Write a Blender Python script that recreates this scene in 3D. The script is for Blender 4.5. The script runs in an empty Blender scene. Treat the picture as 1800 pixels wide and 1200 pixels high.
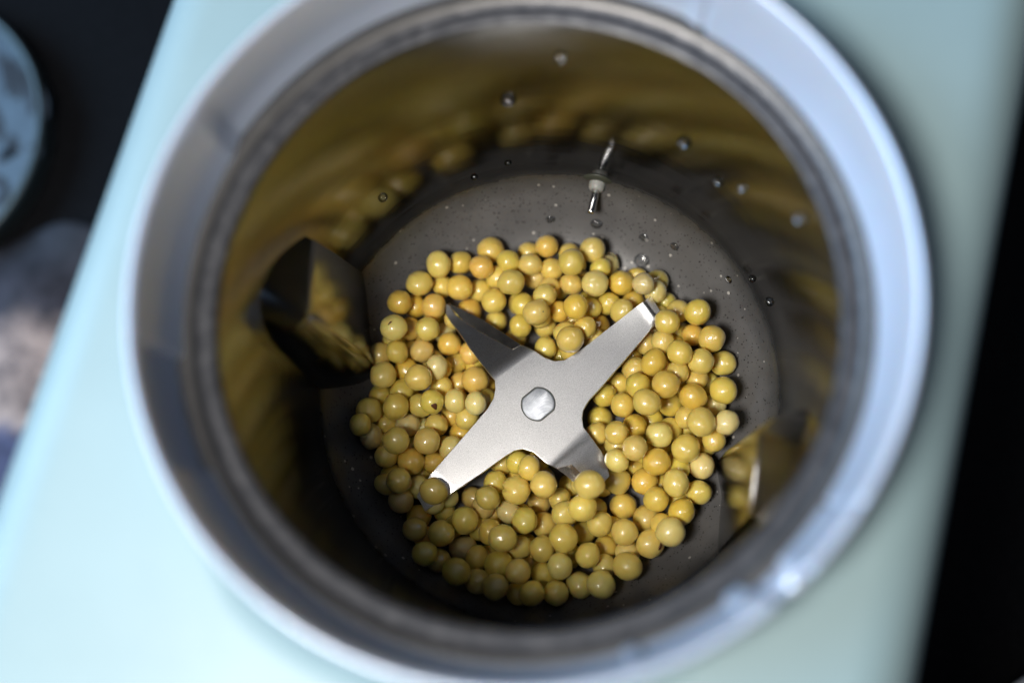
import bpy, bmesh, math, random
from mathutils import Vector, Matrix

random.seed(11)
scene = bpy.context.scene
COL = scene.collection
mm = 0.001

# ------------------------------------------------------------------ camera
cam_data = bpy.data.cameras.new('camera')
cam = bpy.data.objects.new('camera', cam_data)
COL.objects.link(cam)
rot = Matrix(((0.9965, 0.01945, 0.081304), (0.0, 0.972559, -0.232658), (-0.083598, 0.231844, 0.969154)))
cam.matrix_world = Matrix.Translation((0.0154, -0.0555, 0.2977)) @ rot.to_4x4()
cam_data.sensor_width = 36.0
cam_data.lens = 42.29
cam_data.clip_start = 0.01
cam_data.clip_end = 20.0
cam_data.dof.use_dof = True
cam_data.dof.focus_distance = 0.2885
cam_data.dof.aperture_fstop = 4.0
scene.camera = cam

# ------------------------------------------------------------------ light of the room
world = bpy.data.worlds.new('World')
scene.world = world
world.use_nodes = True
wbg = world.node_tree.nodes['Background']
wbg.inputs['Color'].default_value = (0.72, 0.80, 1.0, 1)
wbg.inputs['Strength'].default_value = 0.13


def area(name, loc, target, size, power, colour, shape='DISK', size_y=None):
    d = bpy.data.lights.new(name, 'AREA')
    d.shape = shape
    d.size = size
    if size_y:
        d.size_y = size_y
    d.energy = power
    d.color = colour
    o = bpy.data.objects.new(name, d)
    o.location = loc
    o.rotation_euler = (Vector(target) - Vector(loc)).to_track_quat('-Z', 'Y').to_euler()
    COL.objects.link(o)
    return o


area('key_lamp', (-0.115, -0.115, 0.42), (0.010, 0.006, 0.0), 0.12, 2.0, (1.0, 0.95, 0.88))
area('hub_glint_lamp', (-0.05, 0.21, 1.2), (0, 0, 0), 0.06, 0.15, (1.0, 0.97, 0.93))  # added lamp, set where the blade hub mirrors it, for a bright spot
area('window_light', (-1.25, 0.15, 0.74), (0, 0, 0.09), 1.0, 27.0, (0.40, 0.67, 1.0), 'RECTANGLE', 0.9)

scene.cycles.max_bounces = 8
scene.cycles.glossy_bounces = 5
scene.cycles.diffuse_bounces = 4
scene.cycles.transmission_bounces = 4
scene.cycles.caustics_reflective = False
scene.cycles.caustics_refractive = False
scene.view_settings.view_transform = 'Standard'
scene.view_settings.look = 'None'
scene.view_settings.exposure = 0.0
scene.view_settings.gamma = 1.0
scene.view_settings.use_curve_mapping = False


# ------------------------------------------------------------------ helpers
def link(name, me, mat=None, parent=None, smooth=True):
    o = bpy.data.objects.new(name, me)
    COL.objects.link(o)
    if mat:
        me.materials.append(mat)
    if parent:
        o.parent = parent
    if smooth:
        for p in me.polygons:
            p.use_smooth = True
    return o


def from_bm(name, bm, mat=None, parent=None, smooth=True):
    bmesh.ops.recalc_face_normals(bm, faces=bm.faces)
    me = bpy.data.meshes.new(name)
    bm.to_mesh(me)
    bm.free()
    return link(name, me, mat, parent, smooth)


def pyd(name, v, f, mat=None, parent=None, smooth=True):
    me = bpy.data.meshes.new(name)
    me.from_pydata(v, [], f)
    me.update()
    bm = bmesh.new()
    bm.from_mesh(me)
    bmesh.ops.recalc_face_normals(bm, faces=bm.faces)
    bm.to_mesh(me)
    bm.free()
    return link(name, me, mat, parent, smooth)


def tag(o, label, cat, group=None):
    o['label'] = label
    o['category'] = cat
    if group:
        o['group'] = group
    return o


def empty(name, loc=(0, 0, 0)):
    o = bpy.data.objects.new(name, None)
    o.location = loc
    o.empty_display_size = 0.01
    COL.objects.link(o)
    return o


def lathe(profile, n=192, close=False, rfun=None):
    """profile (r, z) list; rfun(theta, i, r, z) -> (r, z)"""
    v, f = [], []
    m = len(profile)
    for k in range(n):
        t = 2 * math.pi * k / n
        for i, (r, z) in enumerate(profile):
            if rfun:
                r, z = rfun(t, i, r, z)
            v.append((r * math.cos(t), r * math.sin(t), z))
    for k in range(n):
        a, b = k * m, ((k + 1) % n) * m
        for i in range(m - 1 + (1 if close else 0)):
            j = (i + 1) % m
            f.append((a + i, b + i, b + j, a + j))
    return v, f


def smooth_profile(pts, n=4):
    """Catmull-Rom through the profile points"""
    out = []
    for i in range(len(pts) - 1):
        p0 = pts[max(i - 1, 0)]
        p1, p2 = pts[i], pts[i + 1]
        p3 = pts[min(i + 2, len(pts) - 1)]
        for k in range(n):
            t = k / n
            out.append(tuple(0.5 * ((2 * p1[c]) + (-p0[c] + p2[c]) * t + (2 * p0[c] - 5 * p1[c] + 4 * p2[c] - p3[c]) * t * t
                                    + (-p0[c] + 3 * p1[c] - 3 * p2[c] + p3[c]) * t ** 3) for c in range(2)))
    out.append(pts[-1])
    return out


# ------------------------------------------------------------------ materials
class Mat:
    def __init__(self, name):
        self.m = bpy.data.materials.new(name)
        self.m.use_nodes = True
        self.t = self.m.node_tree
        self.b = self.t.nodes['Principled BSDF']

    def set(self, **kw):
        for k, v in kw.items():
            k = k.replace('_', ' ')
            self.b.inputs[k].default_value = v
        return self

    def node(self, kind, **kw):
        n = self.t.nodes.new(kind)
        for k, v in kw.items():
            if k in n.inputs:
                n.inputs[k].default_value = v
            else:
                setattr(n, k, v)
        return n

    def l(self, a, b):
        self.t.links.new(a, b)

    def coords(self, which='Object'):
        return self.node('ShaderNodeTexCoord').outputs[which]

    def noise(self, scale, detail=3, rough=0.55, vec=None):
        n = self.node('ShaderNodeTexNoise')
        n.inputs['Scale'].default_value = scale
        n.inputs['Detail'].default_value = detail
        n.inputs['Roughness'].default_value = rough
        self.l(vec if vec else self.coords(), n.inputs['Vector'])
        return n.outputs['Fac']

    def ramp(self, fac, stops):
        n = self.node('ShaderNodeValToRGB')
        e = n.color_ramp.elements
        while len(e) < len(stops):
            e.new(0.5)
        for i, (p, c) in enumerate(stops):
            e[i].position = p
            e[i].color = (*c, 1) if len(c) == 3 else c
        self.l(fac, n.inputs['Fac'])
        return n.outputs['Color']

    def rng(self, fac, a, b, lo=0.0, hi=1.0):
        n = self.node('ShaderNodeMapRange')
        n.inputs['From Min'].default_value = lo
        n.inputs['From Max'].default_value = hi
        n.inputs['To Min'].default_value = a
        n.inputs['To Max'].default_value = b
        self.l(fac, n.inputs['Value'])
        return n.outputs['Result']

    def mix(self, fac, a, b, mode='MIX'):
        n = self.node('ShaderNodeMix', data_type='RGBA', blend_type=mode)
        for key, val in ((0, fac), (6, a), (7, b)):
            if isinstance(val, (int, float)):
                n.inputs[key].default_value = val
            elif isinstance(val, tuple):
                n.inputs[key].default_value = (*val, 1) if len(val) == 3 else val
            else:
                self.l(val, n.inputs[key])
        return n.outputs[2]

    def bump(self, h, strength, dist):
        n = self.node('ShaderNodeBump')
        n.inputs['Strength'].default_value = strength
        n.inputs['Distance'].default_value = dist
        self.l(h, n.inputs['Height'])
        self.l(n.outputs['Normal'], self.b.inputs['Normal'])
        return n


def mint_plastic():
    m = Mat('mint_plastic').set(Base_Color=(0.52, 0.68, 0.66, 1), Roughness=0.5, Coat_Weight=0.12, Coat_Roughness=0.3)
    n = m.noise(28, 4)
    m.l(m.ramp(n, [(0.3, (0.235, 0.335, 0.355)), (0.7, (0.26, 0.366, 0.388))]), m.b.inputs['Base Color'])
    m.l(m.rng(m.noise(60, 5), 0.45, 0.6), m.b.inputs['Roughness'])
    m.bump(m.noise(1400, 2), 0.12, 0.0002)
    return m.m


def ring_plastic():
    m = Mat('pale_plastic').set(Base_Color=(0.66, 0.69, 0.74, 1), Metallic=0.4, Roughness=0.3, Coat_Weight=0.3, Coat_Roughness=0.12)
    m.set(Subsurface_Weight=0.1, Subsurface_Scale=0.003)
    m.l(m.rng(m.noise(90, 5), 0.24, 0.42), m.b.inputs['Roughness'])
    m.l(m.ramp(m.noise(40, 4), [(0.35, (0.60, 0.67, 0.80)), (0.65, (0.66, 0.73, 0.86))]), m.b.inputs['Base Color'])
    m.bump(m.noise(700, 3), 0.1, 0.0003)
    return m.m


def wall_steel():
    m = Mat('polished_steel').set(Metallic=1.0, Base_Color=(0.50, 0.47, 0.43, 1), Roughness=0.16)
    m.l(m.rng(m.noise(70, 5, 0.65), 0.09, 0.16), m.b.inputs['Roughness'])
    m.l(m.ramp(m.noise(45, 4), [(0.3, (0.072, 0.075, 0.079)), (0.7, (0.112, 0.116, 0.120))]), m.b.inputs['Base Color'])
    m.set(Anisotropic=0.6, Anisotropic_Rotation=0.25)
    tg = m.node('ShaderNodeTangent', direction_type='RADIAL', axis='Z')
    m.l(tg.outputs[0], m.b.inputs['Tangent'])
    # faint rolled waviness of the drawn sheet
    mp = m.node('ShaderNodeMapping')
    mp.inputs['Scale'].default_value = (1, 1, 4)
    m.l(m.coords(), mp.inputs['Vector'])
    m.bump(m.noise(60, 3, 0.5, mp.outputs['Vector']), 0.05, 0.0010)
    return m.m


def baffle_steel():
    m = Mat('mirror_steel').set(Metallic=1.0, Base_Color=(0.20, 0.205, 0.215, 1), Roughness=0.22)
    m.l(m.rng(m.noise(160, 4), 0.14, 0.26), m.b.inputs['Roughness'])
    m.bump(m.noise(120, 3), 0.06, 0.0008)
    return m.m


def lip_steel(mottled):
    m = Mat('misted_steel' if mottled else 'satin_steel').set(Metallic=1.0, Roughness=0.42, Base_Color=(0.34, 0.335, 0.345, 1))
    n = m.noise(420 if mottled else 120, 6, 0.7)
    if mottled:
        m.l(m.ramp(n, [(0.36, (0.055, 0.058, 0.066)), (0.5, (0.075, 0.077, 0.085)), (0.66, (0.115, 0.117, 0.125))]), m.b.inputs['Base Color'])
        m.l(m.rng(m.noise(260, 5), 0.3, 0.6), m.b.inputs['Roughness'])
        m.bump(m.noise(700, 4, 0.6), 0.12, 0.0004)
    else:
        m.l(m.ramp(n, [(0.3, (0.10, 0.098, 0.097)), (0.7, (0.13, 0.127, 0.125))]), m.b.inputs['Base Color'])
        m.bump(n, 0.15, 0.0004)
    return m.m


def floor_coat():
    m = Mat('speckled_coating').set(Roughness=0.42, Specular_IOR_Level=0.5)
    co = m.coords()
    base = m.ramp(m.noise(120, 5, 0.6, co), [(0.3, (0.095, 0.093, 0.094)), (0.7, (0.128, 0.126, 0.127))])

    def spots(scale, rad, keep):
        v = m.node('ShaderNodeTexVoronoi')
        v.inputs['Scale'].default_value = scale
        m.l(co, v.inputs['Vector'])
        sep = m.node('ShaderNodeSeparateColor')
        m.l(v.outputs['Color'], sep.inputs['Color'])
        size = m.rng(sep.outputs['Green'], rad * 0.35, rad)
        lt = m.node('ShaderNodeMath', operation='LESS_THAN')
        m.l(v.outputs['Distance'], lt.inputs[0])
        m.l(size, lt.inputs[1])
        kp = m.node('ShaderNodeMath', operation='LESS_THAN')
        m.l(sep.outputs['Red'], kp.inputs[0])
        kp.inputs[1].default_value = keep
        mu = m.node('ShaderNodeMath', operation='MULTIPLY')
        m.l(lt.outputs[0], mu.inputs[0])
        m.l(kp.outputs[0], mu.inputs[1])
        return mu.outputs[0]
    dark = spots(1300, 0.30, 0.7)
    pale = spots(520, 0.25, 0.22)
    c = m.mix(dark, base, (0.012, 0.011, 0.011))
    c = m.mix(pale, c, (0.48, 0.46, 0.43))
    # the coating thins out where the bowl turns up into the bare steel wall
    sepz = m.node('ShaderNodeSeparateXYZ')
    m.l(co, sepz.inputs[0])
    wob = m.node('ShaderNodeMath', operation='MULTIPLY_ADD')
    m.l(m.noise(260, 4, 0.6, co), wob.inputs[0])
    wob.inputs[1].default_value = 0.004
    m.l(sepz.outputs['Z'], wob.inputs[2])
    bare = m.rng(wob.outputs[0], 0.0, 1.0, 0.0125, 0.0215)
    c = m.mix(bare, c, (0.092, 0.095, 0.099))
    m.l(c, m.b.inputs['Base Color'])
    m.l(bare, m.b.inputs['Metallic'])
    m.l(m.rng(bare, 0.42, 0.17), m.b.inputs['Roughness'])
    inv = m.node('ShaderNodeMath', operation='SUBTRACT')
    inv.inputs[0].default_value = 1.0
    m.l(dark, inv.inputs[1])
    m.bump(inv.outputs[0], 0.35, 0.0003)
    return m.m


def blade_steel():
    m = Mat('satin_blade_steel').set(Metallic=1.0, Base_Color=(0.66, 0.65, 0.64, 1), Roughness=0.30)
    fine = m.noise(5200, 2, 0.6)
    m.l(m.ramp(fine, [(0.3, (0.52, 0.515, 0.51)), (0.7, (0.84, 0.83, 0.825))]), m.b.inputs['Base Color'])
    m.l(m.rng(m.noise(180, 4), 0.26, 0.31), m.b.inputs['Roughness'])
    m.bump(m.noise(4800, 2, 0.6), 0.10, 0.0001)
    return m.m


def plain_metal(name, col, rough):
    m = Mat(name).set(Metallic=1.0, Base_Color=(*col, 1), Roughness=rough)
    m.l(m.rng(m.noise(500, 4), rough * 0.75, rough * 1.3), m.b.inputs['Roughness'])
    m.bump(m.noise(1800, 3), 0.15, 0.0002)
    return m.m


def pin_metal():
    # lathe-turned end of the shaft: fine concentric marks
    m = Mat('turned_steel').set(Metallic=0.9, Base_Color=(0.50, 0.52, 0.56, 1), Roughness=0.42)
    w = m.node('ShaderNodeTexWave', wave_type='RINGS', rings_direction='Z')
    w.inputs['Scale'].default_value = 900
    w.inputs['Distortion'].default_value = 1.5
    m.l(m.coords(), w.inputs['Vector'])
    m.bump(w.outputs['Fac'], 0.3, 0.0001)
    m.l(m.ramp(m.noise(500, 5), [(0.35, (0.30, 0.32, 0.35)), (0.7, (0.46, 0.48, 0.52))]), m.b.inputs['Base Color'])
    return m.m


def bean_skin():
    m = Mat('wet_bean_skin').set(Roughness=0.3, Subsurface_Weight=0.32, Subsurface_Scale=0.003, Coat_Weight=0.9, Coat_Roughness=0.05, Coat_IOR=1.6)
    m.b.inputs['Subsurface Radius'].default_value = (1.0, 0.55, 0.18)
    oi = m.node('ShaderNodeObjectInfo')
    add = m.node('ShaderNodeVectorMath', operation='ADD')
    m.l(m.coords(), add.inputs[0])
    sc = m.node('ShaderNodeVectorMath', operation='SCALE')
    cmb = m.node('ShaderNodeCombineXYZ')
    for i in range(3):
        m.l(oi.outputs['Random'], cmb.inputs[i])
    m.l(cmb.outputs[0], sc.inputs[0])
    sc.inputs['Scale'].default_value = 3.0
    m.l(sc.outputs[0], add.inputs[1])
    vec = add.outputs[0]
    blotch = m.noise(170, 4, 0.6, vec)
    tint = m.ramp(blotch, [(0.25, (0.88, 0.83, 0.72)), (0.5, (1.0, 0.99, 0.97)), (0.75, (1.12, 1.10, 1.05))])
    c = m.mix(1.0, oi.outputs['Color'], tint, 'MULTIPLY')
    specks = m.ramp(m.noise(1500, 2, 0.5, vec), [(0.71, (0, 0, 0)), (0.76, (1, 1, 1))])
    c = m.mix(m.rng(specks, 0.0, 0.22), c, (0.30, 0.17, 0.05))
    m.l(c, m.b.inputs['Base Color'])
    m.l(m.rng(m.noise(240, 3, 0.5, vec), 0.2, 0.42), m.b.inputs['Roughness'])
    m.bump(m.noise(420, 3, 0.55, vec), 0.16, 0.0006)
    return m.m


def simple(name, col, rough, scale=80, var=0.12, **kw):
    m = Mat(name).set(Roughness=rough, **kw)
    m.l(m.ramp(m.noise(scale, 5), [(0.3, tuple(c * (1 - var) for c in col)), (0.7, tuple(min(1, c * (1 + var)) for c in col))]),
        m.b.inputs['Base Color'])
    return m.m


def water():
    # clear bead: lets the coating show through, mirrors the lamps at its skin
    m = Mat('water')
    nt = m.t
    out = nt.nodes['Material Output']
    tr = m.node('ShaderNodeBsdfTransparent')
    tr.inputs['Color'].default_value = (0.86, 0.87, 0.88, 1)
    gl = m.node('ShaderNodeBsdfGlossy')
    m.l(m.rng(m.noise(900, 2), 0.03, 0.08), gl.inputs['Roughness'])
    fr = m.node('ShaderNodeFresnel')
    fr.inputs['IOR'].default_value = 1.6
    mx = m.node('ShaderNodeMixShader')
    m.l(fr.outputs[0], mx.inputs[0])
    m.l(tr.outputs[0], mx.inputs[1])
    m.l(gl.outputs[0], mx.inputs[2])
    m.l(mx.outputs[0], out.inputs['Surface'])
    nt.nodes.remove(m.b)
    return m.m


def counter_black():
    m = Mat('black_counter').set(Base_Color=(0.006, 0.006, 0.007, 1), Roughness=0.6, Specular_IOR_Level=0.06)
    m.l(m.ramp(m.noise(500, 6, 0.7), [(0.45, (0.004, 0.0042, 0.005)), (0.72, (0.012, 0.012, 0.014))]), m.b.inputs['Base Color'])
    m.l(m.rng(m.noise(60, 4), 0.55, 0.7), m.b.inputs['Roughness'])
    return m.m


def mottled_cloth():
    m = Mat('mottled_cloth').set(Roughness=0.8)
    co = m.coords()
    sep = m.node('ShaderNodeSeparateXYZ')
    m.l(co, sep.inputs[0])
    wob = m.noise(45, 4, 0.6, co)
    mp = m.node('ShaderNodeMath', operation='MULTIPLY_ADD')
    m.l(wob, mp.inputs[0])
    mp.inputs[1].default_value = 0.018
    m.l(sep.outputs['Y'], mp.inputs[2])
    bands = m.ramp(m.rng(mp.outputs[0], 0.0, 1.0, -0.05, 0.07), [
        (0.0, (0.30, 0.28, 0.42)), (0.20, (0.26, 0.25, 0.38)), (0.25, (0.07, 0.075, 0.13)), (0.44, (0.075, 0.08, 0.14)),
        (0.50, (0.42, 0.31, 0.25)), (0.72, (0.38, 0.28, 0.23)), (0.80, (0.045, 0.04, 0.05)), (1.0, (0.02, 0.02, 0.026))])
    mot = m.ramp(m.noise(140, 5, 0.65, co), [(0.35, (0.45, 0.45, 0.5)), (0.6, (1.1, 1.1, 1.15))])
    m.l(m.mix(1.0, bands, mot, 'MULTIPLY'), m.b.inputs['Base Color'])
    m.bump(m.noise(900, 3), 0.3, 0.0006)
    return m.m


M_MINT, M_RING = mint_plastic(), ring_plastic()
M_WALL, M_MIST, M_LIP = wall_steel(), lip_steel(True), lip_steel(False)
M_BAFFLE = baffle_steel()
M_FLOOR, M_BLADE, M_PIN = floor_coat(), blade_steel(), pin_metal()
M_EDGE = plain_metal('ground_edge_steel', (0.60, 0.56, 0.50), 0.22)
M_ROD = plain_metal('bright_rod_steel', (0.75, 0.74, 0.74), 0.12)
M_SIL = simple('white_silicone', (0.36, 0.37, 0.35), 0.4, 300, 0.08, Subsurface_Weight=0.2, Subsurface_Scale=0.002)
M_SEAL = simple('dark_seal_rubber', (0.05, 0.055, 0.04), 0.5, 300)
M_BEAN, M_WATER = bean_skin(), water()
M_HILUM = simple('brown_scar', (0.10, 0.035, 0.012), 0.45, 900, 0.4)
M_LOOSE = simple('loose_skin', (0.72, 0.60, 0.34), 0.3, 600, 0.1, Subsurface_Weight=0.3, Subsurface_Scale=0.001)
M_COUNTER, M_CLOTH = counter_black(), mottled_cloth()
M_TIN = plain_metal('tin_edge', (0.12, 0.14, 0.14), 0.5)
M_TINTOP = simple('printed_blue_lid', (0.08, 0.12, 0.16), 0.5, 60, 0.25)
M_INK = simple('dark_print', (0.02, 0.025, 0.035), 0.6, 200)
M_DISH = simple('pale_dish', (0.36, 0.38, 0.42), 0.35, 50)

# ------------------------------------------------------------------ setting: the counter
CZ = -0.10
cv = [(-1.5, -1.5, CZ), (1.5, -1.5, CZ), (1.5, 1.5, CZ), (-1.5, 1.5, CZ)]
counter = pyd('counter', cv, [(0, 1, 2, 3)], M_COUNTER)
counter['kind'] = 'structure'

# ------------------------------------------------------------------ soymilk maker
maker = empty('soymilk_maker', (0, 0, CZ))
tag(maker, 'mint green soymilk maker with open steel pot, seen from above', 'soymilk maker')
OFF = Vector((0, 0, -CZ))


def under(o, parent=maker):
    """parent keeping world coordinates (maker empty stands at the counter)"""
    o.parent = parent
    if parent is maker:
        o.location = OFF
    return o


# body: a long rounded block with a round opening
U = Vector((0.255, 0.967, 0)).normalized()
N = Vector((0.967, -0.255, 0)).normalized()
HW, HL, CR, MID, DECK, FIL = 0.0820, 0.165, 0.022, -0.0029, 0.0945, 0.0115


def body_outline(n):
    """rounded rectangle, returns (point, outward normal) as seen from the pot axis at n angles"""
    res = []
    for k in range(n):
        t = 2 * math.pi * k / n
        d = Vector((math.cos(t), math.sin(t), 0))
        lo, hi = 0.0, 0.4
        for _ in range(40):
            s = (lo + hi) / 2
            p = d * s
            a, b = abs(p.dot(N) - MID) - (HW - CR), abs(p.dot(U)) - (HL - CR)
            q = math.hypot(max(a, 0), max(b, 0)) + min(max(a, b), 0) - CR
            if q > 0:
                hi = s
            else:
                lo = s
        p = d * lo
        xa, ya = p.dot(N) - MID, p.dot(U)
        a, b = max(abs(xa) - (HW - CR), 0), max(abs(ya) - (HL - CR), 0)
        g = N * math.copysign(a, xa) + U * math.copysign(b, ya)
        res.append((p, g.normalized()))
    return res


nb = 320
outl = body_outline(nb)
prof = []                                      # (inset from outline or None for radial blend, z)
v, f = [], []
rows = 0
RIN = 0.0652
for k, (p, g) in enumerate(outl):
    d = p.normalized()
    inner = d * RIN
    edge = p - g * FIL
    col = [Vector((inner.x, inner.y, DECK - 0.02)), Vector((inner.x, inner.y, DECK))]
    for s in (0.08, 0.2, 0.4, 0.6, 0.8, 0.92, 1.0):
        q = inner.lerp(edge, s)
        col.append(Vector((q.x, q.y, DECK)))
    for a in range(1, 9):
        an = math.radians(90 * a / 8)
        q = edge + g * (FIL * math.sin(an))
        col.append(Vector((q.x, q.y, DECK - FIL * (1 - math.cos(an)))))
    for z in (0.06, 0.0, -0.06, CZ + 0.004):
        col.append(Vector((p.x, p.y, z)))
    rows = len(col)
    v += [tuple(c) for c in col]
for k in range(nb):
    a, b = k * rows, ((k + 1) % nb) * rows
    for i in range(rows - 1):
        f.append((a + i, b + i, b + i + 1, a + i + 1))
body = under(pyd('body', v, f, M_MINT))

# pale collar ring round the opening, with lock notches
RP = smooth_profile([(0.0609, 0.0912), (0.0612, 0.0937), (0.0621, 0.0980), (0.0630, 0.1035), (0.0636, 0.1080), (0.0641, 0.1098),
                     (0.0648, 0.1104), (0.0654, 0.1098), (0.0657, 0.1080), (0.0659, 0.1020), (0.0660, 0.0935)], 3)


def ang(a, b):
    return (a - b + 180) % 360 - 180


def bumpf(t, c, w, e):
    """1 inside c +- w degrees with edge softness e"""
    x = abs(ang(t, c))
    return min(1.0, max(0.0, (w + e - x) / e))


def ring_shape(t, i, r, z):
    d = math.degrees(t)
    inner = max(0.0, min(1.0, (0.0641 - r) / 0.002))
    r += 0.0011 * inner * bumpf(d, 104, 43, 4.0)          # long recess at the back
    r += 0.0012 * inner * bumpf(d, -162.5, 9.5, 0.8)      # recess at the left
    for c in (57.2, -35.0):                               # radial seams
        r += 0.0009 * inner * bumpf(d, c, 0.25, 0.35)
        z -= 0.0009 * bumpf(d, c, 0.25, 0.35) * (1 if z > 0.1 else 0.3)
    k = bumpf(d, -49.5, 2.6, 0.7)                         # lock notch, cut down into the lip
    if z > 0.1:
        z -= 0.0042 * k
    r += 0.0008 * inner * k
    k = bumpf(d, -55.0, 1.5, 0.6)                         # raised nib beside it
    r -= 0.0011 * inner * k
    k = bumpf(d, -73.0, 0.9, 0.5)
    r -= 0.0006 * inner * k
    return r, z


v, f = lathe(RP, 900, rfun=ring_shape)
ring = under(pyd('collar_ring', v, f, M_RING))
# rivet head set in the lock notch
bm = bmesh.new()
bmesh.ops.create_uvsphere(bm, u_segments=20, v_segments=12, radius=0.0017)
bmesh.ops.scale(bm, vec=(1.3, 0.8, 0.7), verts=bm.verts)
knob = from_bm('lock_stud', bm, M_RING, ring)
ta = math.radians(-48.3)
knob.location = (0.0646 * math.cos(ta), 0.0646 * math.sin(ta), 0.1066)
knob.rotation_euler = (0, 0, ta + math.pi / 2)

# steel pot wall
WP = smooth_profile([(0.0547, 0.0148), (0.05495, 0.0165), (0.0550, 0.0200), (0.0550, 0.0300), (0.0551, 0.0500), (0.0552, 0.0700), (0.0553, 0.0905), (0.0553, 0.0915)], 4)
v, f = lathe(WP, 256)
wall = under(pyd('pot_wall', v, f, M_WALL))
LIP1 = smooth_profile([(0.0553, 0.0915), (0.0557, 0.0921), (0.0572, 0.0925), (0.0586, 0.0927), (0.0592, 0.0930)], 3)
v, f = lathe(LIP1, 256)
under(pyd('pot_lip', v, f, M_MIST))
LIP2 = smooth_profile([(0.0592, 0.0930), (0.0597, 0.0933), (0.0604, 0.0935), (0.0614, 0.0936), (0.0630, 0.0936)], 3)
v, f = lathe(LIP2, 256)
under(pyd('lip_flange', v, f, M_LIP))

# coated pot floor with a shallow dish and rounded corner


def bowl(r):
    return 0.016 * (max(r - 0.032, 0) / 0.023) ** 2.4


FP = [(0.0001, 0.0), (0.016, 0.0), (0.030, 0.0)] + [(0.032 + 0.0229 * k / 24, bowl(0.032 + 0.0229 * k / 24)) for k in range(25)]
FP += [(0.0549, 0.0175), (0.05493, 0.0200), (0.05498, 0.0225), (0.05505, 0.0245)]
v, f = lathe(FP, 192)
under(pyd('pot_floor', v, f, M_FLOOR))


# pressed baffles on the wall: ramp, nose, steep return, sloping top
def cyl(r, deg, z):
    a = math.radians(deg)
    return (r * math.cos(a), r * math.sin(a), z)


def baffle(a0):
    lv = [  # rows of (r, da, z): ramp start, ramp mid, nose, return
        [(0.0548, -1, 0.002), (0.0480, 13, 0.002), (0.0432, 23, 0.002), (0.0478, 28.5, 0.002), (0.0565, 33, 0.002)],
        [(0.0545, 0, 0.018), (0.0481, 13.2, 0.018), (0.0438, 23.1, 0.018), (0.0482, 28.5, 0.018), (0.0565, 33, 0.018)],
        [(0.0542, 2.5, 0.038), (0.0489, 14, 0.038), (0.0458, 23.4, 0.038), (0.0492, 28.2, 0.038), (0.0562, 32, 0.038)],
        [(0.0538, 5, 0.056), (0.0498, 14.8, 0.057), (0.0476, 23.7, 0.058), (0.0503, 27.8, 0.058), (0.0560, 31, 0.058)],
        [(0.0560, 6.5, 0.061), (0.0560, 14, 0.069), (0.0560, 21, 0.072), (0.0560, 26, 0.0705), (0.0560, 29, 0.066)],
    ]
    vv = [cyl(r, a0 + d, z) for row in lv for r, d, z in row]
    ff = []
    for j in range(len(lv) - 1):
        for i in range(4):
            ff.append((j * 5 + i, j * 5 + i + 1, j * 5 + 6 + i, j * 5 + 5 + i))
    me = bpy.data.meshes.new('baffle')
    me.from_pydata(vv, [], ff)
    bm = bmesh.new()
    bm.from_mesh(me)
    cx = Vector((0, 0, 0.03))
    for fc in bm.faces:                       # normals towards the pot axis
        fc.normal_update()
        if fc.normal.dot(cx - fc.calc_center_median()) < 0:
            fc.normal_flip()
    sharp = []
    for e in bm.edges:
        if len(e.link_faces) == 2 and e.calc_face_angle(0) > 0.32:
            sharp.append(e)
    bmesh.ops.bevel(bm, geom=sharp, offset=0.0016, segments=5, affect='EDGES', profile=0.5)
    bm.to_mesh(me)
    bm.free()
    o = link('baffle', me, M_BAFFLE)
    o.parent = wall
    return o


baffle(-44.0)
baffle(146.5)

# sensor pin low on the far wall
pin_dir = Vector((-0.232, -0.972, -0.03)).normalized()
pin_at = Vector((0.0133, 0.0538, 0.0142))


def tube(path, rad, seg=20, cap=True):
    bm = bmesh.new()
    rings = []
    for i, p in enumerate(path):
        p = Vector(p)
        t = (Vector(path[min(i + 1, len(path) - 1)]) - Vector(path[max(i - 1, 0)])).normalized()
        x = t.orthogonal().normalized()
        y = t.cross(x)
        r = rad[i] if isinstance(rad, (list, tuple)) else rad
        rings.append([bm.verts.new(p + (x * math.cos(2 * math.pi * k / seg) + y * math.sin(2 * math.pi * k / seg)) * r) for k in range(seg)])
    for a, b in zip(rings, rings[1:]):
        for k in range(seg):
            bm.faces.new((a[k], a[(k + 1) % seg], b[(k + 1) % seg], b[k]))
    if cap:
        bm.faces.new(rings[0])
        bm.faces.new(rings[-1])
    return bm


def along(s):
    return pin_at + pin_dir * s


sensor = under(from_bm('sensor_pin', tube([along(s) for s in (-0.002, 0.0086, 0.0089, 0.0091, 0.0092)],
                                          [0.00098, 0.00098, 0.00093, 0.0008, 0.0005]), M_ROD))
from_bm('pin_sleeve', tube([along(s) for s in (-0.001, 0.0008, 0.0020, 0.0027, 0.0031, 0.0032)],
                           [0.0022, 0.0021, 0.0020, 0.0019, 0.0016, 0.00105]), M_SIL, sensor)
from_bm('pin_seal', tube([along(s) for s in (-0.001, 0.0004, 0.0009, 0.0011)], [0.0044, 0.0043, 0.0038, 0.0030]), M_SEAL, sensor)

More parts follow.
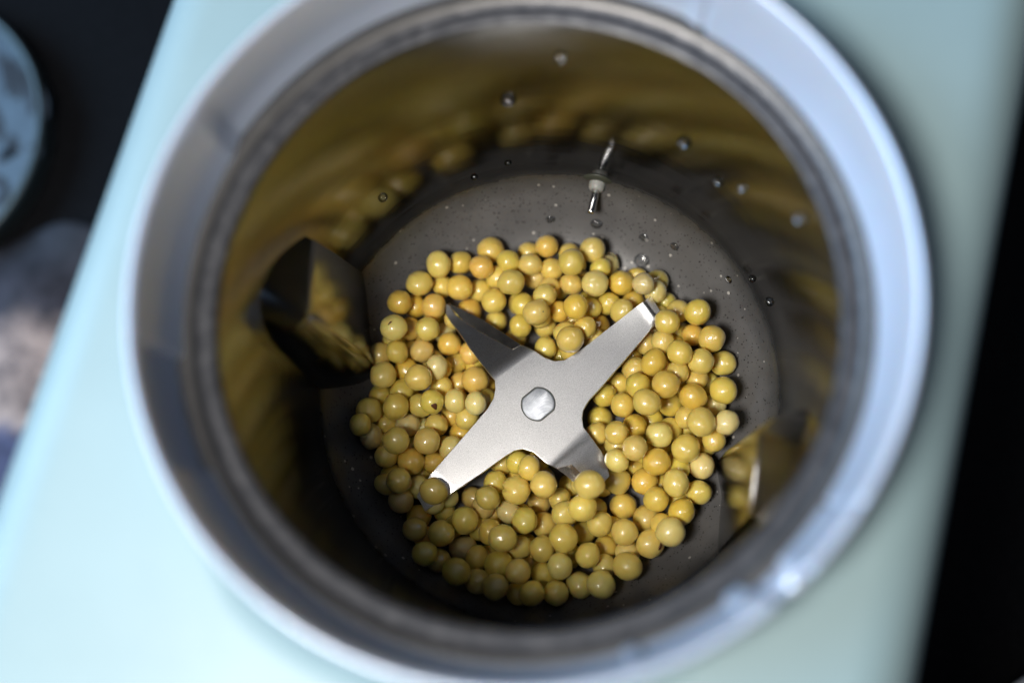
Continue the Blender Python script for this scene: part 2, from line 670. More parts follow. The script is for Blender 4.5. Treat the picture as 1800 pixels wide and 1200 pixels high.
# ------------------------------------------------------------------ cutting blade
# sheet outline in millimetres
HUBC = [-2.13, -2.86, 13.5]
HUB = [[9.39, 11.17, 13.5], [13.55, 1.51, 13.5], [10.15, -2.08, 13.5], [8.69, -4.48, 13.5], [8.38, -6.4, 13.5], [8.63, -8.57, 13.5], [-0.45, -17.05, 13.5], [-3.28, -14.49, 13.5], [-5.9, -13.65, 13.5], [-8.04, -14.1, 13.5], [-9.95, -15.27, 13.5], [-17.17, -7.0, 13.5], [-14.3, -3.64, 13.5], [-12.96, -1.23, 13.5], [-12.53, 0.97, 13.5], [-12.63, 3.18, 13.5], [-2.7, 10.17, 13.5], [-0.53, 8.64, 13.5], [1.88, 7.7, 13.5], [4.29, 7.9, 13.5], [6.47, 9.15, 13.5]]
UR = [[[16.71, 16.84, 13.5], [20.39, 9.33, 13.5]], [[21.61, 20.63, 13.5], [24.92, 14.72, 13.5]], [[23.19, 21.84, 13.35], [26.6, 16.56, 13.35]], [[23.89, 22.5, 12.9], [27.23, 17.81, 12.9]], [[24.5, 23.13, 12.2], [27.57, 18.69, 12.2]], [[25.73, 24.17, 10.9], [27.94, 19.92, 10.9]]]
LL = [[[-22.64, -13.3, 13.5], [-15.89, -19.49, 13.5]], [[-26.67, -17.94, 13.5], [-21.34, -23.08, 13.5]], [[-27.86, -19.25, 13.41], [-22.77, -24.0, 13.41]], [[-28.61, -20.17, 13.14], [-23.85, -24.67, 13.14]], [[-29.87, -21.61, 12.6], [-25.49, -25.69, 12.6]], [[-31.58, -24.43, 11.52], [-29.44, -28.05, 11.52]]]
UL = [[[-13.47, 4.1, 13.4], [-3.77, 10.71, 13.4]], [[-14.38, 5.27, 13.09], [-4.9, 11.45, 13.09]], [[-15.41, 6.78, 12.62], [-6.16, 12.08, 12.62]], [[-15.51, 6.89, 12.58], [-8.35, 10.93, 12.58]], [[-19.02, 11.63, 11.32], [-12.14, 13.41, 11.32]], [[-22.48, 16.97, 9.83], [-16.76, 16.3, 9.83]], [[-24.24, 19.21, 9.22], [-20.83, 19.14, 9.22]], [[-25.39, 21.09, 9.01], [-23.13, 21.04, 9.01]], [[-25.54, 23.95, 8.94], [-24.52, 23.41, 8.94]]]
LR = [[[9.33, -9.52, 13.39], [0.48, -17.56, 13.39]], [[10.11, -10.53, 13.08], [1.17, -17.86, 13.08]], [[10.94, -11.58, 12.66], [1.96, -18.24, 12.66]], [[11.17, -11.9, 12.52], [5.75, -17.32, 12.52]], [[12.78, -14.09, 11.68], [7.5, -19.03, 11.68]], [[13.92, -16.13, 10.84], [9.34, -21.08, 10.84]], [[14.65, -19.85, 10.0], [11.41, -23.61, 10.0]], [[15.15, -25.68, 9.16], [13.5, -25.34, 9.16]]]
UL_EDGE = [[[-8.35, 10.84, 12.57], [-6.3, 12.04, 12.6]], [[-12.14, 13.32, 11.29], [-10.19, 15.13, 11.15]], [[-16.76, 16.21, 9.77], [-15.56, 19.09, 9.57]], [[-20.84, 19.05, 9.15], [-20.89, 22.14, 8.95]], [[-24.32, 23.14, 8.95], [-24.94, 24.11, 8.88]]]
LR_EDGE = [[[5.75, -17.32, 12.53], [2.09, -18.28, 12.6]], [[7.5, -19.03, 11.71], [4.4, -20.03, 11.57]], [[9.34, -21.09, 10.88], [6.25, -21.51, 10.74]], [[11.41, -23.62, 10.05], [9.27, -24.15, 9.91]], [[13.5, -25.35, 9.22], [13.12, -25.67, 9.15]]]



def blade_mesh():
    bm = bmesh.new()

    def V(p):
        return bm.verts.new(Vector(p) * mm)
    c = V(HUBC)
    hv = [V(p) for p in HUB]
    inner = [V([HUBC[k] + (p[k] - HUBC[k]) * 0.55 for k in range(3)]) for p in HUB]
    n = len(hv)
    for i in range(n):
        j = (i + 1) % n
        bm.faces.new((inner[i], hv[i], hv[j], inner[j]))
        bm.faces.new((c, inner[i], inner[j]))
    for arm, a, b in ((UR, 0, 1), (LL, 11, 10), (UL, 15, 16), (LR[:-1], 5, 6)):
        prev = (hv[a], hv[b])
        for p, q in arm:
            cur = (V(p), V(q))
            bm.faces.new((prev[0], prev[1], cur[1], cur[0]))
            prev = cur
    bmesh.ops.recalc_face_normals(bm, faces=bm.faces)
    if sum(fc.normal.z for fc in bm.faces) < 0:
        bmesh.ops.reverse_faces(bm, faces=bm.faces)
    return bm


def thicken(o, th, bev):
    s = o.modifiers.new('solid', 'SOLIDIFY')
    s.thickness = th
    s.offset = -1
    b = o.modifiers.new('bevel', 'BEVEL')
    b.width = bev
    b.segments = 2
    b.limit_method = 'ANGLE'
    b.angle_limit = math.radians(50)
    w = o.modifiers.new('wn', 'WEIGHTED_NORMAL')
    w.keep_sharp = True
    return o


bm = blade_mesh()
me = bpy.data.meshes.new('cutting_blade')
bm.to_mesh(me)
bm.free()
blade = under(link('cutting_blade', me, M_BLADE))
thicken(blade, 0.0011, 0.00014)

for E in (UL_EDGE, LR_EDGE[:-1]):
    vv, ff = [], []
    for p, q in E:
        vv += [tuple(x * mm for x in p), tuple(x * mm for x in q)]
    for i in range(len(E) - 1):
        ff.append((2 * i, 2 * i + 1, 2 * i + 3, 2 * i + 2))
    e = pyd('ground_edge', vv, ff, M_EDGE, blade)
    if sum(p.normal.z for p in e.data.polygons) < 0:
        e.data.flip_normals()
    thicken(e, 0.0006, 0.00008)

# shaft end in the hub: round with two flats, and the stem beneath
HC = Vector(HUBC) * mm


def shaft_section(r, flat):
    pts = []
    for k in range(64):
        t = 2 * math.pi * k / 64
        d = Vector((math.cos(t), math.sin(t), 0))
        g = Vector((math.cos(math.radians(129)), math.sin(math.radians(129)), 0))
        s = abs(d.dot(g))
        rr = min(r, flat / s) if s > 1e-6 else r
        pts.append(d * rr)
    return pts


bm = bmesh.new()
prev = None
for r, flat, z in ((0.00395, 0.00345, -0.002), (0.00395, 0.00345, 0.0002), (0.00388, 0.00338, 0.0003), (0.00365, 0.00318, 0.00036)):
    cur = [bm.verts.new(HC + p + Vector((0, 0, z))) for p in shaft_section(r, flat)]
    if prev:
        for k in range(64):
            bm.faces.new((prev[k], prev[(k + 1) % 64], cur[(k + 1) % 64], cur[k]))
    prev = cur
bm.faces.new(prev)
sh = from_bm('shaft_end', bm, M_PIN, blade, smooth=False)
bm = bmesh.new()
prev = None
for r, flat, z in ((0.0042, 0.0037, 0.00005), (0.00395, 0.00345, 0.00005)):
    cur = [bm.verts.new(HC + p + Vector((0, 0, z))) for p in shaft_section(r, flat)]
    if prev:
        for k in range(64):
            bm.faces.new((prev[k], prev[(k + 1) % 64], cur[(k + 1) % 64], cur[k]))
    prev = cur
from_bm('shaft_gap', bm, M_SEAL, blade, smooth=False)
from_bm('shaft', tube([HC + Vector((0, 0, z)) for z in (-0.0013, -0.006, -0.0061, -0.0127)], [0.0042, 0.0042, 0.0068, 0.0075], 32), M_ROD, blade)

# ------------------------------------------------------------------ soaked soybeans
# centres and radii in hundredths of a millimetre
BEANS = [[-3507,1295,360,300],[3278,1624,340,300],[3256,258,300,300],[-3438,-1159,340,300],[-708,-4723,1073,300],[-656,-1298,300,300],[2527,-534,300,300],[-1517,317,300,300],[2960,2413,380,300],[626,2024,300,300],[-799,-1933,300,300],[-733,-1634,947,300],[3921,324,420,300],[-2650,-1132,300,300],[-2691,2968,460,300],[267,2879,300,300],[1048,2568,300,300],[2022,1037,300,300],[-2445,-334,300,300],[-1984,-519,858,300],[-2368,-1257,868,300],[-3206,-1771,339,300],[-1341,-2799,300,300],[-429,-3963,460,300],[3767,-1219,440,300],[1296,-1279,300,300],[3118,-2480,441,300],[2127,669,760,300],[3613,344,940,300],[-3282,-130,301,300],[-4068,-545,520,300],[-1460,-3853,508,300],[289,2157,780,300],[270,1112,300,300],[-3491,1815,640,300],[-3572,777,640,300],[2137,2496,301,300],[2424,1352,600,300],[-3865,-1888,640,300],[-280,-2545,300,300],[1176,-926,760,300],[1649,-1242,920,300],[-846,1613,300,300],[-2657,1798,300,300],[4061,-218,620,300],[3132,-1547,320,300],[2103,-1643,300,300],[-2352,1010,300,300],[-3168,-2176,780,300],[512,-2112,300,300],[-1754,2878,320,300],[-2233,445,440,300],[-4205,146,560,300],[-485,3820,400,300],[-3375,2429,540,300],[-3723,1130,1100,300],[441,1591,880,300],[1748,385,300,300],[-2797,-1601,705,300],[-1898,-2421,300,300],[-1154,-1582,566,300],[-428,-1829,1391,300],[804,-3273,320,300],[-2642,269,840,300],[-2243,-141,1203,300],[-2186,-819,415,300],[-1680,-3173,620,300],[-1388,-3300,1120,300],[3356,-728,320,300],[1640,-1669,1340,300],[106,3269,720,300],[-743,2519,300,300],[-2466,1378,762,300],[-1939,1169,662,300],[-3614,212,800,300],[2687,2573,880,300],[3553,1475,840,300],[3135,441,1270,300],[1365,48,600,300],[1653,-1025,1480,300],[1343,-3626,400,300],[1294,-4092,760,300],[-10,3877,760,300],[-1278,3145,540,300],[-1339,2066,300,300],[-37,2475,1160,300],[-3144,1204,820,300],[-1710,-251,1389,300],[546,3769,380,300],[604,2854,800,300],[928,1619,1220,300],[-253,-1549,626,300],[-3935,-1455,1040,300],[-2985,-3416,820,300],[-1694,-3896,1029,300],[-1661,-4459,1300,300],[-969,-2802,760,300],[266,-2502,680,300],[1854,-3773,660,300],[-1643,3298,980,300],[-89,1913,300,300],[-67,1215,780,300],[-2707,689,1260,300],[1505,3443,380,300],[2368,2643,1380,300],[1510,2379,580,300],[1852,2081,930,300],[1811,-248,860,300],[-700,-3647,880,300],[2821,1280,1040,300],[-974,3435,962,302],[-682,1789,842,302],[-2964,1684,1122,302],[-2787,-191,1388,302],[3229,2085,802,302],[2992,-211,562,302],[-3488,-619,642,302],[-2575,-2754,382,302],[-2618,-3963,1042,302],[-1290,-2093,842,302],[-151,-3706,1102,302],[3964,-1153,1002,302],[2065,-1425,1682,302],[2911,1645,1506,306],[-1433,-2505,1267,307],[-126,-4280,867,307],[-4222,1146,710,310],[721,2046,1590,310],[-2767,-654,711,311],[-3555,-2550,1051,311],[-3179,-2881,631,311],[-139,-3088,511,311],[-360,-4743,1687,311],[4240,-800,1411,311],[924,-3862,1171,311],[274,-4115,1311,311],[-2227,3544,574,314],[-4359,-937,876,316],[3687,668,1446,318],[-3533,-2103,1480,320],[-1201,-4597,1680,320],[-685,-4247,1591,320],[2293,-2087,680,320],[384,-2891,1135,320],[-369,3187,322,322],[3180,830,1754,322],[1244,-475,325,325],[3569,-2377,845,325],[475,-3816,425,325],[1847,2896,666,326],[-1989,-3022,1149,329],[-1173,-4066,1259,329],[164,-4729,1209,329],[-77,-2256,1629,329],[3662,-1742,749,329],[2557,-2558,1029,329],[-1356,2468,770,330],[1141,3738,790,330],[-4398,-307,994,334],[-3330,-1587,997,334],[-2115,-4247,1674,334],[1774,-2631,334,334],[718,-4535,914,334],[-3683,2391,1094,334],[-4052,546,1094,334],[-3087,357,1634,334],[1213,1825,374,334],[582,1237,1574,334],[3677,1941,1234,334],[4279,781,714,334],[2567,723,1214,334],[2830,81,1654,334],[-3699,-265,1198,338],[-3625,-1153,1498,338],[-2915,-1136,1238,338],[-2095,-3642,599,338],[2083,-803,878,338],[2661,-1024,1118,338],[824,-2794,1578,338],[369,-3480,1418,338],[-240,1956,1458,338],[1187,2792,1038,338],[3983,1264,1258,338],[2187,169,1138,338],[4214,5,1198,338],[-2729,3404,962,342],[2367,-353,1773,342],[3009,-2210,1362,342],[3135,-2866,1102,342],[2383,-3585,962,342],[1788,-3331,1142,342],[-876,2834,1165,345],[-1443,3862,565,345],[-2510,-3348,1405,345],[2851,-3356,1485,345],[1205,-3099,785,345],[1842,-4117,1205,345],[-3223,2925,905,345],[-3753,1661,1445,345],[626,3272,1285,345],[3475,-156,1325,345],[-560,-3036,1185,345],[2576,-1683,1205,345],[1222,-4532,1365,345],[-1794,424,905,345],[-1041,-3487,1625,345],[-740,-2361,1445,345],[3634,-822,1645,345],[3280,-1361,1145,345],[2326,-2956,525,345],[-2014,2327,362,322],[-2863,2338,866,326],[1646,-2069,654,334],[-2214,2813,842,342],[-2694,-2371,1510,345],[1006,-2306,1976,345]]
HIDDEN = [[2744,-1274,274,274],[2232,3103,354,286],[-723,-2828,305,305],[1064,2211,803,277],[2540,460,271,271],[-176,-1948,299,299],[4186,-781,579,285],[3349,-561,793,296],[2130,-935,279,279],[1120,-2699,282,282],[3340,954,295,287],[2734,-2152,305,293],[-960,-3839,420,290],[2819,637,656,277],[-242,2532,270,270],[-1223,-4305,725,274],[-2444,-2428,703,270],[521,-2777,307,307],[-1605,-2681,750,287],[2324,-1365,635,287],[-124,-2226,853,294],[2748,2974,456,291],[3953,1400,542,288],[-751,-2241,808,275],[3154,1225,649,276],[-2771,242,272,272],[-2950,1090,276,276],[31,-3505,307,291],[-2006,-3023,303,271],[-1241,-2318,295,295],[2653,1656,274,274],[-3156,1728,293,274],[2161,51,297,297],[1337,3236,825,281],[-3145,-183,872,308],[1523,-3140,299,285],[-2866,-2192,314,287],[-3526,346,286,272],[42,2779,726,285],[-1968,-111,286,286],[-2258,-23,659,281],[-4512,-743,1461,283],[-3065,-1097,760,272],[2937,-821,651,298],[-1334,-3321,304,279],[1290,-2150,272,272],[2959,-3058,562,276],[3113,-1818,853,305],[-2901,2248,324,294],[-176,1990,845,277],[-3973,-1055,509,305],[-2675,762,722,280],[548,1103,845,275],[-427,3350,913,303],[-588,-3528,297,272],[1167,1430,718,302],[-2303,-3140,707,273],[2866,1046,279,279],[799,-2114,806,289],[704,3351,717,283],[-3147,-662,289,289],[-1856,860,279,279],[-2792,-2623,954,271],[750,3221,274,273],[-1546,-67,777,308],[-3899,1559,558,295],[-3166,-3239,1236,293],[-3915,-2147,1104,284],[367,-3598,889,309],[2717,2026,660,284],[-2352,2051,606,279],[-893,3477,301,284],[-2873,-3831,1585,295],[3250,679,813,283],[2660,-3141,1012,277],[-623,2333,822,296]]

KINDS = {
    'orange': [99, 73, 45, 210, 58],
    'golden': [211, 204, 72, 213, 51, 192, 163, 149, 127, 170, 166, 76, 65, 188, 142, 202],
    'olive': [191, 199, 158, 173, 214, 201, 148, 193, 118, 140, 151, 209],
    'pinkish': [53, 71, 174, 141, 129, 86, 144],
    'pale': [75, 12, 44, 181, 103, 194, 203, 162, 98, 81, 154, 69, 133, 135, 137, 96],
}
KIND = {i: k for k, l in KINDS.items() for i in l}
TINT = {
    'orange': (0.77, 0.51, 0.11), 'golden': (0.77, 0.545, 0.11), 'olive': (0.67, 0.545, 0.13),
    'pinkish': (0.77, 0.585, 0.175), 'pale': (0.78, 0.66, 0.25), 'yellow': (0.77, 0.60, 0.145),
}
STRIPE = {198, 55, 145, 75, 133, 121, 147, 154}


def bean_mesh(seed, stripe=False, split=False):
    rnd = random.Random(seed)
    bm = bmesh.new()
    bmesh.ops.create_icosphere(bm, subdivisions=4, radius=1.0)
    sx, sy, sz = 1.0, rnd.uniform(0.89, 1.0), rnd.uniform(0.90, 1.06)
    axes = [Vector((rnd.gauss(0, 1), rnd.gauss(0, 1), rnd.gauss(0, 1))).normalized() for _ in range(5)]
    fold = Vector((rnd.gauss(0, .3), rnd.gauss(0, .3), 1)).normalized().cross(Vector((1, rnd.uniform(-1, 1), 0))).normalized()
    fo = rnd.uniform(-0.35, 0.35)
    for vt in bm.verts:
        n = vt.co.normalized()
        h = 0.0
        for i, a in enumerate(axes):
            h += (0.018, 0.014, 0.010, 0.008, 0.006)[i] * math.sin((2.0 + i) * n.dot(a) * 1.6 + i)
        d = n.dot(fold) - fo
        if stripe:
            for k in range(-2, 3):
                dd = d - 0.16 * k
                h += 0.022 * math.exp(-(dd / 0.028) ** 2) * max(0, 1 - abs(k) * 0.2)
        elif seed % 3 == 0:
            h += 0.045 * math.exp(-(d / 0.03) ** 2) - 0.022 * math.exp(-((d - 0.09) / 0.05) ** 2)
        # tiny nipple where the hilum sits
        c = n.dot(axes[0])
        if c > 0.94:
            h += 0.05 * ((c - 0.94) / 0.06) ** 2
        if split:
            q = n.dot(Vector((-0.93, 0.1, 0.35)).normalized())
            w = abs(n.dot(Vector((0.15, 0.95, 0.25)).normalized()))
            if q > 0.45:
                h -= 0.42 * math.exp(-(w / 0.10) ** 2) * (q - 0.45)
        vt.co = Vector((n.x * sx, n.y * sy, n.z * sz)) * (1 + h)
    me = bpy.data.meshes.new('soybean')
    bm.to_mesh(me)
    bm.free()
    me.materials.append(M_BEAN)
    for p in me.polygons:
        p.use_smooth = True
    return me


PLAIN = [bean_mesh(s) for s in range(1, 13)]
STRIPED = [bean_mesh(40 + s, stripe=True) for s in range(4)]
SPLITM = bean_mesh(77, split=True)
SPECIAL = {
    113: 'golden soybean with a dark brown spot, left of the blade hub',
    189: 'yellow soybean with a brown scar at the lower right heap edge',
    214: 'olive soybean lying on the lower left blade tip',
    210: 'orange soybean lying on the downturned upper left blade arm',
    103: 'pale soybean with its skin peeling off at the upper heap edge',
    148: 'small olive green soybean in a loose translucent skin near heap bottom',
    206: 'yellow soybean with a split notch below the lower left blade arm',
    215: 'large soybean resting on the end of the lower right blade arm',
    180: 'soybean with a tiny black dot above the blade hub',
    45: 'deep orange soybean half hidden among the beans right of the blade',
}
HUBX = Vector((HUBC[0], HUBC[1])) * mm
HOURS = ['twelve', 'one', 'two', 'three', 'four', 'five', 'six', 'seven', 'eight', 'nine', 'ten', 'eleven']
rb = random.Random(5)
EDGE_R = 0.0385


def bean_label(i, x, y, z, r, kind, striped):
    dx, dy = x * 1e-5 - HUBX.x, y * 1e-5 - HUBX.y
    hr = HOURS[int(round(((90 - math.degrees(math.atan2(dy, dx))) % 360) / 30)) % 12]
    rad = math.hypot(dx, dy)
    place = 'by hub' if rad < 0.016 else 'midway out' if rad < 0.029 else 'at heap edge'
    size = 'large ' if r >= 325 else 'small ' if r <= 285 else ''
    layer = 'on top' if z > 1000 else 'low down' if z < 420 else 'in the pile'
    return f"{size}{kind} {'wrinkled ' if striped else ''}soybean {layer}, {place}, {hr} o'clock", rad


bean_objs = []
LABS = {}
for i, (x, y, z, r) in enumerate(BEANS + HIDDEN):
    kind = KIND.get(i) or rb.choices(['yellow', 'golden', 'pale', 'olive', 'pinkish'], [74, 8, 8, 6, 4])[0]
    striped = i in STRIPE or i % 11 == 4
    me = SPLITM if i == 206 else STRIPED[i % 4] if striped else PLAIN[rb.randrange(12)]
    o = bpy.data.objects.new('soybean', me)
    COL.objects.link(o)
    o.location = (x * 1e-5, y * 1e-5, z * 1e-5)
    s = r * 1e-5
    o.scale = (s, s * rb.uniform(0.97, 1.02), s)
    if i != 206:
        o.rotation_euler = (rb.uniform(-0.5, 0.5), rb.uniform(-0.5, 0.5), rb.uniform(0, 6.28)) if striped else \
            (rb.uniform(0, 6.28), rb.uniform(0, 6.28), rb.uniform(0, 6.28))
    t = TINT[kind]
    jit = rb.uniform(0.93, 1.08)
    o.color = (t[0] * jit, t[1] * jit * rb.uniform(0.95, 1.05), t[2] * jit * rb.uniform(0.8, 1.2), 1)
    lab, rad = bean_label(i, x, y, z, r, kind, striped)
    LABS.setdefault(SPECIAL.get(i) or lab, []).append((rad, o))
    bean_objs.append(o)
COUNT = {2: 'two', 3: 'three', 4: 'four', 5: 'five', 6: 'six', 7: 'seven'}
RANK = ['nearest', 'second nearest', 'third nearest', 'fourth nearest', 'fifth nearest', 'sixth nearest', 'seventh nearest']
for lab, lst in LABS.items():
    lst.sort(key=lambda q: q[0])
    for k, (_, o) in enumerate(lst):
        more = f', {RANK[k]} hub of {COUNT[len(lst)]}' if 1 < len(lst) <= 7 else ''
        tag(o, lab + more, 'soybean', 'soaked soybeans heaped in the pot')


def patch(name, bean, off, sx, sy, mat, h=0.05):
    """small raised scar lying on the bean's skin, direction off in world axes"""
    d = Vector(off).normalized()
    bm = bmesh.new()
    bmesh.ops.create_uvsphere(bm, u_segments=16, v_segments=10, radius=1.0)
    rr = random.Random(len(name) + int(sx * 100))
    for vt in bm.verts:
        k = 1 + 0.18 * math.sin(3 * math.atan2(vt.co.y, vt.co.x) + rr.random())
        vt.co = Vector((vt.co.x * sx * k, vt.co.y * sy * k, vt.co.z * h))
    o = from_bm(name, bm, mat)
    q = d.to_track_quat('Z', 'Y')
    bw = Matrix.LocRotScale(bean.location, bean.rotation_euler, bean.scale)
    r = bean.scale.x
    world_m = Matrix.LocRotScale(bean.location + d * r * 0.985, q, Vector((r, r, r)))
    o.parent = bean
    o.matrix_local = bw.inverted() @ world_m
    return o


patch('brown_spot', bean_objs[113], (0.35, -0.55, 0.8), 0.22, 0.30, M_HILUM)
patch('brown_scar', bean_objs[189], (0.75, -0.25, 0.75), 0.30, 0.13, M_HILUM)
patch('hilum', bean_objs[180], (0.55, -0.15, 0.85), 0.06, 0.06, M_SEAL)
patch('hilum', bean_objs[198], (-0.1, 0.1, 1), 0.20, 0.06, M_HILUM, 0.03)


# loose peeling skin curl
def peel(bean, pts, w):
    bm = bmesh.new()
    prev = None
    for i, p in enumerate(pts):
        a = Vector(p) * mm
        b = a + Vector((0.1, -0.2, 1.0)).normalized() * w * mm * math.sin(math.pi * (0.15 + 0.8 * i / len(pts)))
        cur = (bm.verts.new(a), bm.verts.new(b))
        if prev:
            bm.faces.new((prev[0], prev[1], cur[1], cur[0]))
        prev = cur
    o = from_bm('peeled_skin', bm, M_LOOSE)
    so = o.modifiers.new('solid', 'SOLIDIFY')
    so.thickness = 0.00012
    sb = o.modifiers.new('sub', 'SUBSURF')
    sb.levels = sb.render_levels = 2
    bw = Matrix.LocRotScale(bean.location, bean.rotation_euler, bean.scale)
    o.parent = bean
    o.matrix_local = bw.inverted()
    return o


b = bean_objs[103].location / mm
peel(bean_objs[103], [(b.x - 1.4, b.y + 2.6, b.z + 0.2), (b.x, b.y + 3.3, b.z + 0.4), (b.x + 1.3, b.y + 3.1, b.z + 0.4), (b.x + 2.3, b.y + 2.2, b.z + 0.3),
                      (b.x + 2.8, b.y + 0.9, b.z), (b.x + 2.7, b.y - 0.3, b.z), (b.x + 3.1, b.y - 0.9, b.z)], 1.3)

# ------------------------------------------------------------------ water droplets
DROPS = [([24.4, 40.8, 7.9],1.15,'floor'),([23.8, 35.8, 4.2],1.9,'floor'),([31.9, 37.6, 9.6],1.15,'floor'),([44.5, 27.5, 12.8],1.0,'floor'),([0.8, 46.6, 7.1],1.15,'floor'),([12.5, 45.0, 7.1],1.5,'floor'),([29.0, 32.2, 3.0],0.8,'floor'),([43.5, 33.9, 58.2],0.8,'wall'),([39.4, 38.6, 50.4],0.9,'wall'),([31.9, 45.0, 57.0],1.15,'wall'),([-5.4, 54.9, 59.9],1.25,'wall'),([6.7, 54.8, 78.8],0.9,'wall'),([51.6, 19.8, 79.0],1.0,'wall'),([49.1, 24.8, 21.8],0.75,'wall'),([52.1, 17.7, 27.0],0.9,'wall'),([-36.3, 41.5, 38.7],0.9,'wall'),([-8.4, 54.4, 25.4],0.7,'wall'),([-17.0, 52.3, 21.9],0.75,'wall')]
DLAB = ['round water droplet on pot floor right of sensor pin', 'broad flat water droplet on floor just above the upper right beans',
        'bright water droplet on floor between sensor pin and right wall', 'water droplet on floor edge at far right',
        'faint round water droplet on floor left of sensor pin', 'large water droplet at the tip of the sensor pin',
        'small water droplet on floor above the upper right blade tip',
        'small grey water droplet high on upper right pot wall', 'water droplet low beside another on upper right pot wall',
        'bright water droplet on back wall right of sensor pin, with a run mark', 'brightest water droplet on the back wall above the bean heap',
        'topmost faint water droplet under the back lip', 'water droplet on right wall just below the lip', 'tiny water droplet on right wall near floor corner',
        'small water droplet on right wall beside bean reflections', 'dim water droplet on the left back wall', 'tiny droplet on back wall above floor corner',
        'tiny pale droplet where back wall meets floor, left of centre']
bm = bmesh.new()
bmesh.ops.create_uvsphere(bm, u_segments=28, v_segments=20, radius=1.0)
drop_me = bpy.data.meshes.new('water_droplet')
for vt in bm.verts:
    vt.co.x *= 1 + 0.07 * math.sin(2 * math.atan2(vt.co.y, vt.co.x) + 0.5)
    if vt.co.z < 0:
        vt.co.z *= 0.15
bm.to_mesh(drop_me)
bm.free()
drop_me.materials.append(M_WATER)
for p in drop_me.polygons:
    p.use_smooth = True
rd = random.Random(8)
for (p, s, where), lab in zip(DROPS, DLAB):
    o = bpy.data.objects.new('water_droplet', drop_me)
    COL.objects.link(o)
    q = Vector(p) * mm
    if where == 'wall':
        rw = 0.0551
        h = Vector((q.x, q.y, 0)).normalized()
        q = Vector((h.x * (rw - 0.00012), h.y * (rw - 0.00012), q.z))
        o.rotation_euler = (-h).to_track_quat('Z', 'Y').to_euler()
        flat = 0.9
        s *= 1.25
    else:
        rr = math.hypot(q.x, q.y)
        sl = (bowl(rr + 0.0005) - bowl(rr - 0.0005)) / 0.001
        q.z = bowl(rr) + 0.0001
        o.rotation_euler = Vector((-q.x / rr * sl, -q.y / rr * sl, 1)).to_track_quat('Z', 'Y').to_euler()
        flat = 0.32
    o.location = q
    o.scale = (s * mm, s * mm * rd.uniform(0.82, 1.0), s * mm * flat)
    tag(o, lab, 'droplet', 'water droplets in the pot')

# ------------------------------------------------------------------ things on the counter
# round tin at the left edge
tin = empty('round_tin', (-0.242, 0.119, CZ))
tag(tin, 'round blue tin with blurred dark print, cut by the left picture edge', 'tin')
TZ = 0.012
TR = 0.0555
v, f = lathe(smooth_profile([(TR - 0.001, 0.0005), (TR, 0.002), (TR, 0.004), (TR, 0.006), (TR + 0.0006, 0.008)], 2), 96)
pyd('tin_side', v, f, M_TIN, tin)
v, f = lathe(smooth_profile([(TR + 0.0006, 0.008), (TR + 0.0006, TZ - 0.001), (TR - 0.0002, TZ + 0.0004), (TR - 0.0016, TZ + 0.0002), (TR - 0.0026, TZ - 0.0012)], 3), 96)
pyd('lid_rim', v, f, M_TIN, tin)
v, f = lathe([(0.0001, TZ - 0.0011), (0.02, TZ - 0.0011), (TR - 0.0026, TZ - 0.0012)], 96)
lid = pyd('lid', v, f, M_TINTOP, tin)
rp = random.Random(4)
strokes = [((0.0250, 0.028), (0.0290, 0.012), 0.0011), ((0.0305, 0.024), (0.0345, 0.006), 0.0013), ((0.0205, 0.031), (0.0255, 0.014), 0.0009),
           ((0.034, 0.018), (0.0385, 0.004), 0.0011), ((0.0285, -0.002), (0.0265, -0.011), 0.0012), ((0.0245, -0.012), (0.0315, -0.008), 0.0010),
           ((0.035, -0.006), (0.0375, -0.011), 0.0011), ((0.021, -0.018), (0.0285, -0.022), 0.0010), ((0.0285, -0.022), (0.0245, -0.028), 0.0011),
           ((0.020, 0.010), (0.024, -0.004), 0.0010)]
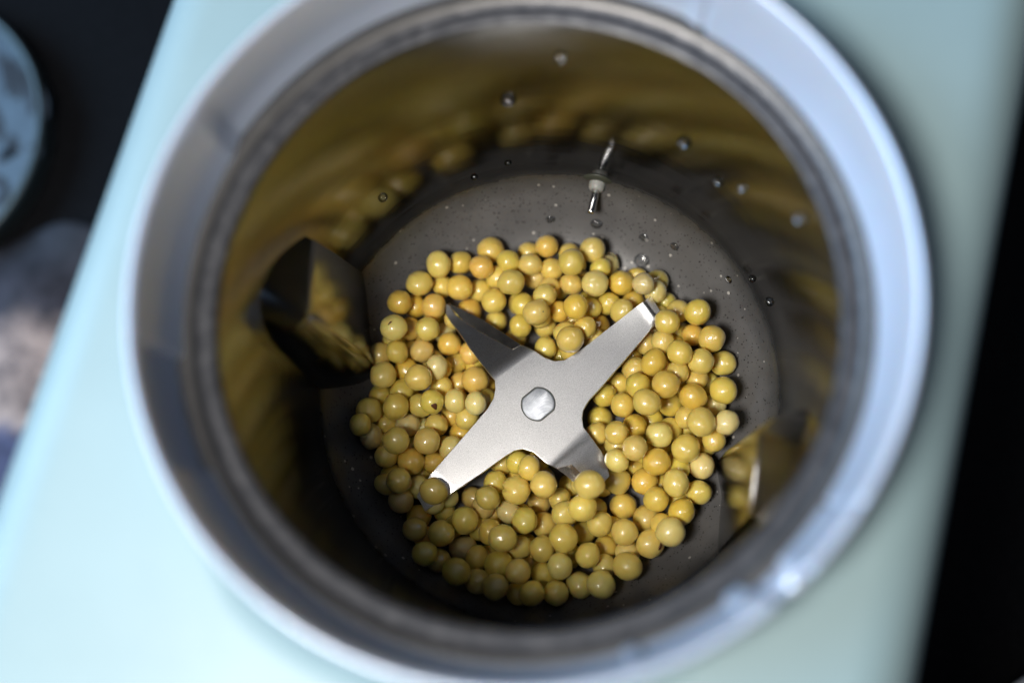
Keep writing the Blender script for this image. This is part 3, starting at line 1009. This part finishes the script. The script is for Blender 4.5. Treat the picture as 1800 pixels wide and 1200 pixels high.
for a, bq, w in strokes:
    a, bq = Vector((a[0] * 1.1 + 0.0135, a[1], 0)), Vector((bq[0] * 1.1 + 0.0135, bq[1], 0))
    d = (bq - a).normalized()
    n = Vector((-d.y, d.x, 0)) * w * 1.7
    z = TZ - 0.0007
    vv, m = [], 6
    for k in range(m + 1):
        c = a.lerp(bq, k / m) + n * 0.6 * math.sin(3 * k / m)
        ww = n * (0.5 + 0.5 * math.sin(math.pi * (k + 0.7) / (m + 1.4)))
        vv += [(c.x + ww.x, c.y + ww.y, z), (c.x - ww.x, c.y - ww.y, z)]
    pyd('print_stroke', vv, [(2 * k, 2 * k + 1, 2 * k + 3, 2 * k + 2) for k in range(m)], M_INK, lid)

# folded mottled cloth, lower left
g = 40
vv, ff = [], []
for j in range(g + 1):
    for i in range(g + 1):
        x, y = -0.10 + 0.20 * i / g, -0.09 + 0.155 * j / g
        x += 0.006 * math.sin(j * 0.5) * (i / g)
        y += 0.005 * math.sin(i * 0.42)
        z = 0.004 + 0.006 * math.sin(y * 70 + x * 30) ** 2 + 0.003 * math.sin(x * 110 + 1.3 * math.sin(y * 60))
        vv.append((x, y, max(z, 0.0015)))
for j in range(g):
    for i in range(g):
        a = j * (g + 1) + i
        ff.append((a, a + 1, a + g + 2, a + g + 1))
cloth = pyd('cloth', vv, ff, M_CLOTH)
cloth.location = (-0.25, 0.014, CZ)
so = cloth.modifiers.new('solid', 'SOLIDIFY')
so.thickness = 0.0015
so.offset = -1
tag(cloth, 'mottled beige and navy cloth lying on the counter at lower left', 'cloth')

# edge of a small pale dish at the lower right corner
v, f = lathe(smooth_profile([(0.0001, 0.004), (0.020, 0.004), (0.032, 0.010), (0.0375, 0.022), (0.039, 0.026), (0.0402, 0.0262), (0.0405, 0.025),
                             (0.0385, 0.018), (0.032, 0.006), (0.022, 0.001), (0.0001, 0.001)], 3), 96)
dish = pyd('dish', v, f, M_DISH)
dish.location = (0.1531, -0.1041, CZ)
tag(dish, 'small pale dish whose rim just enters the lower right corner', 'dish')
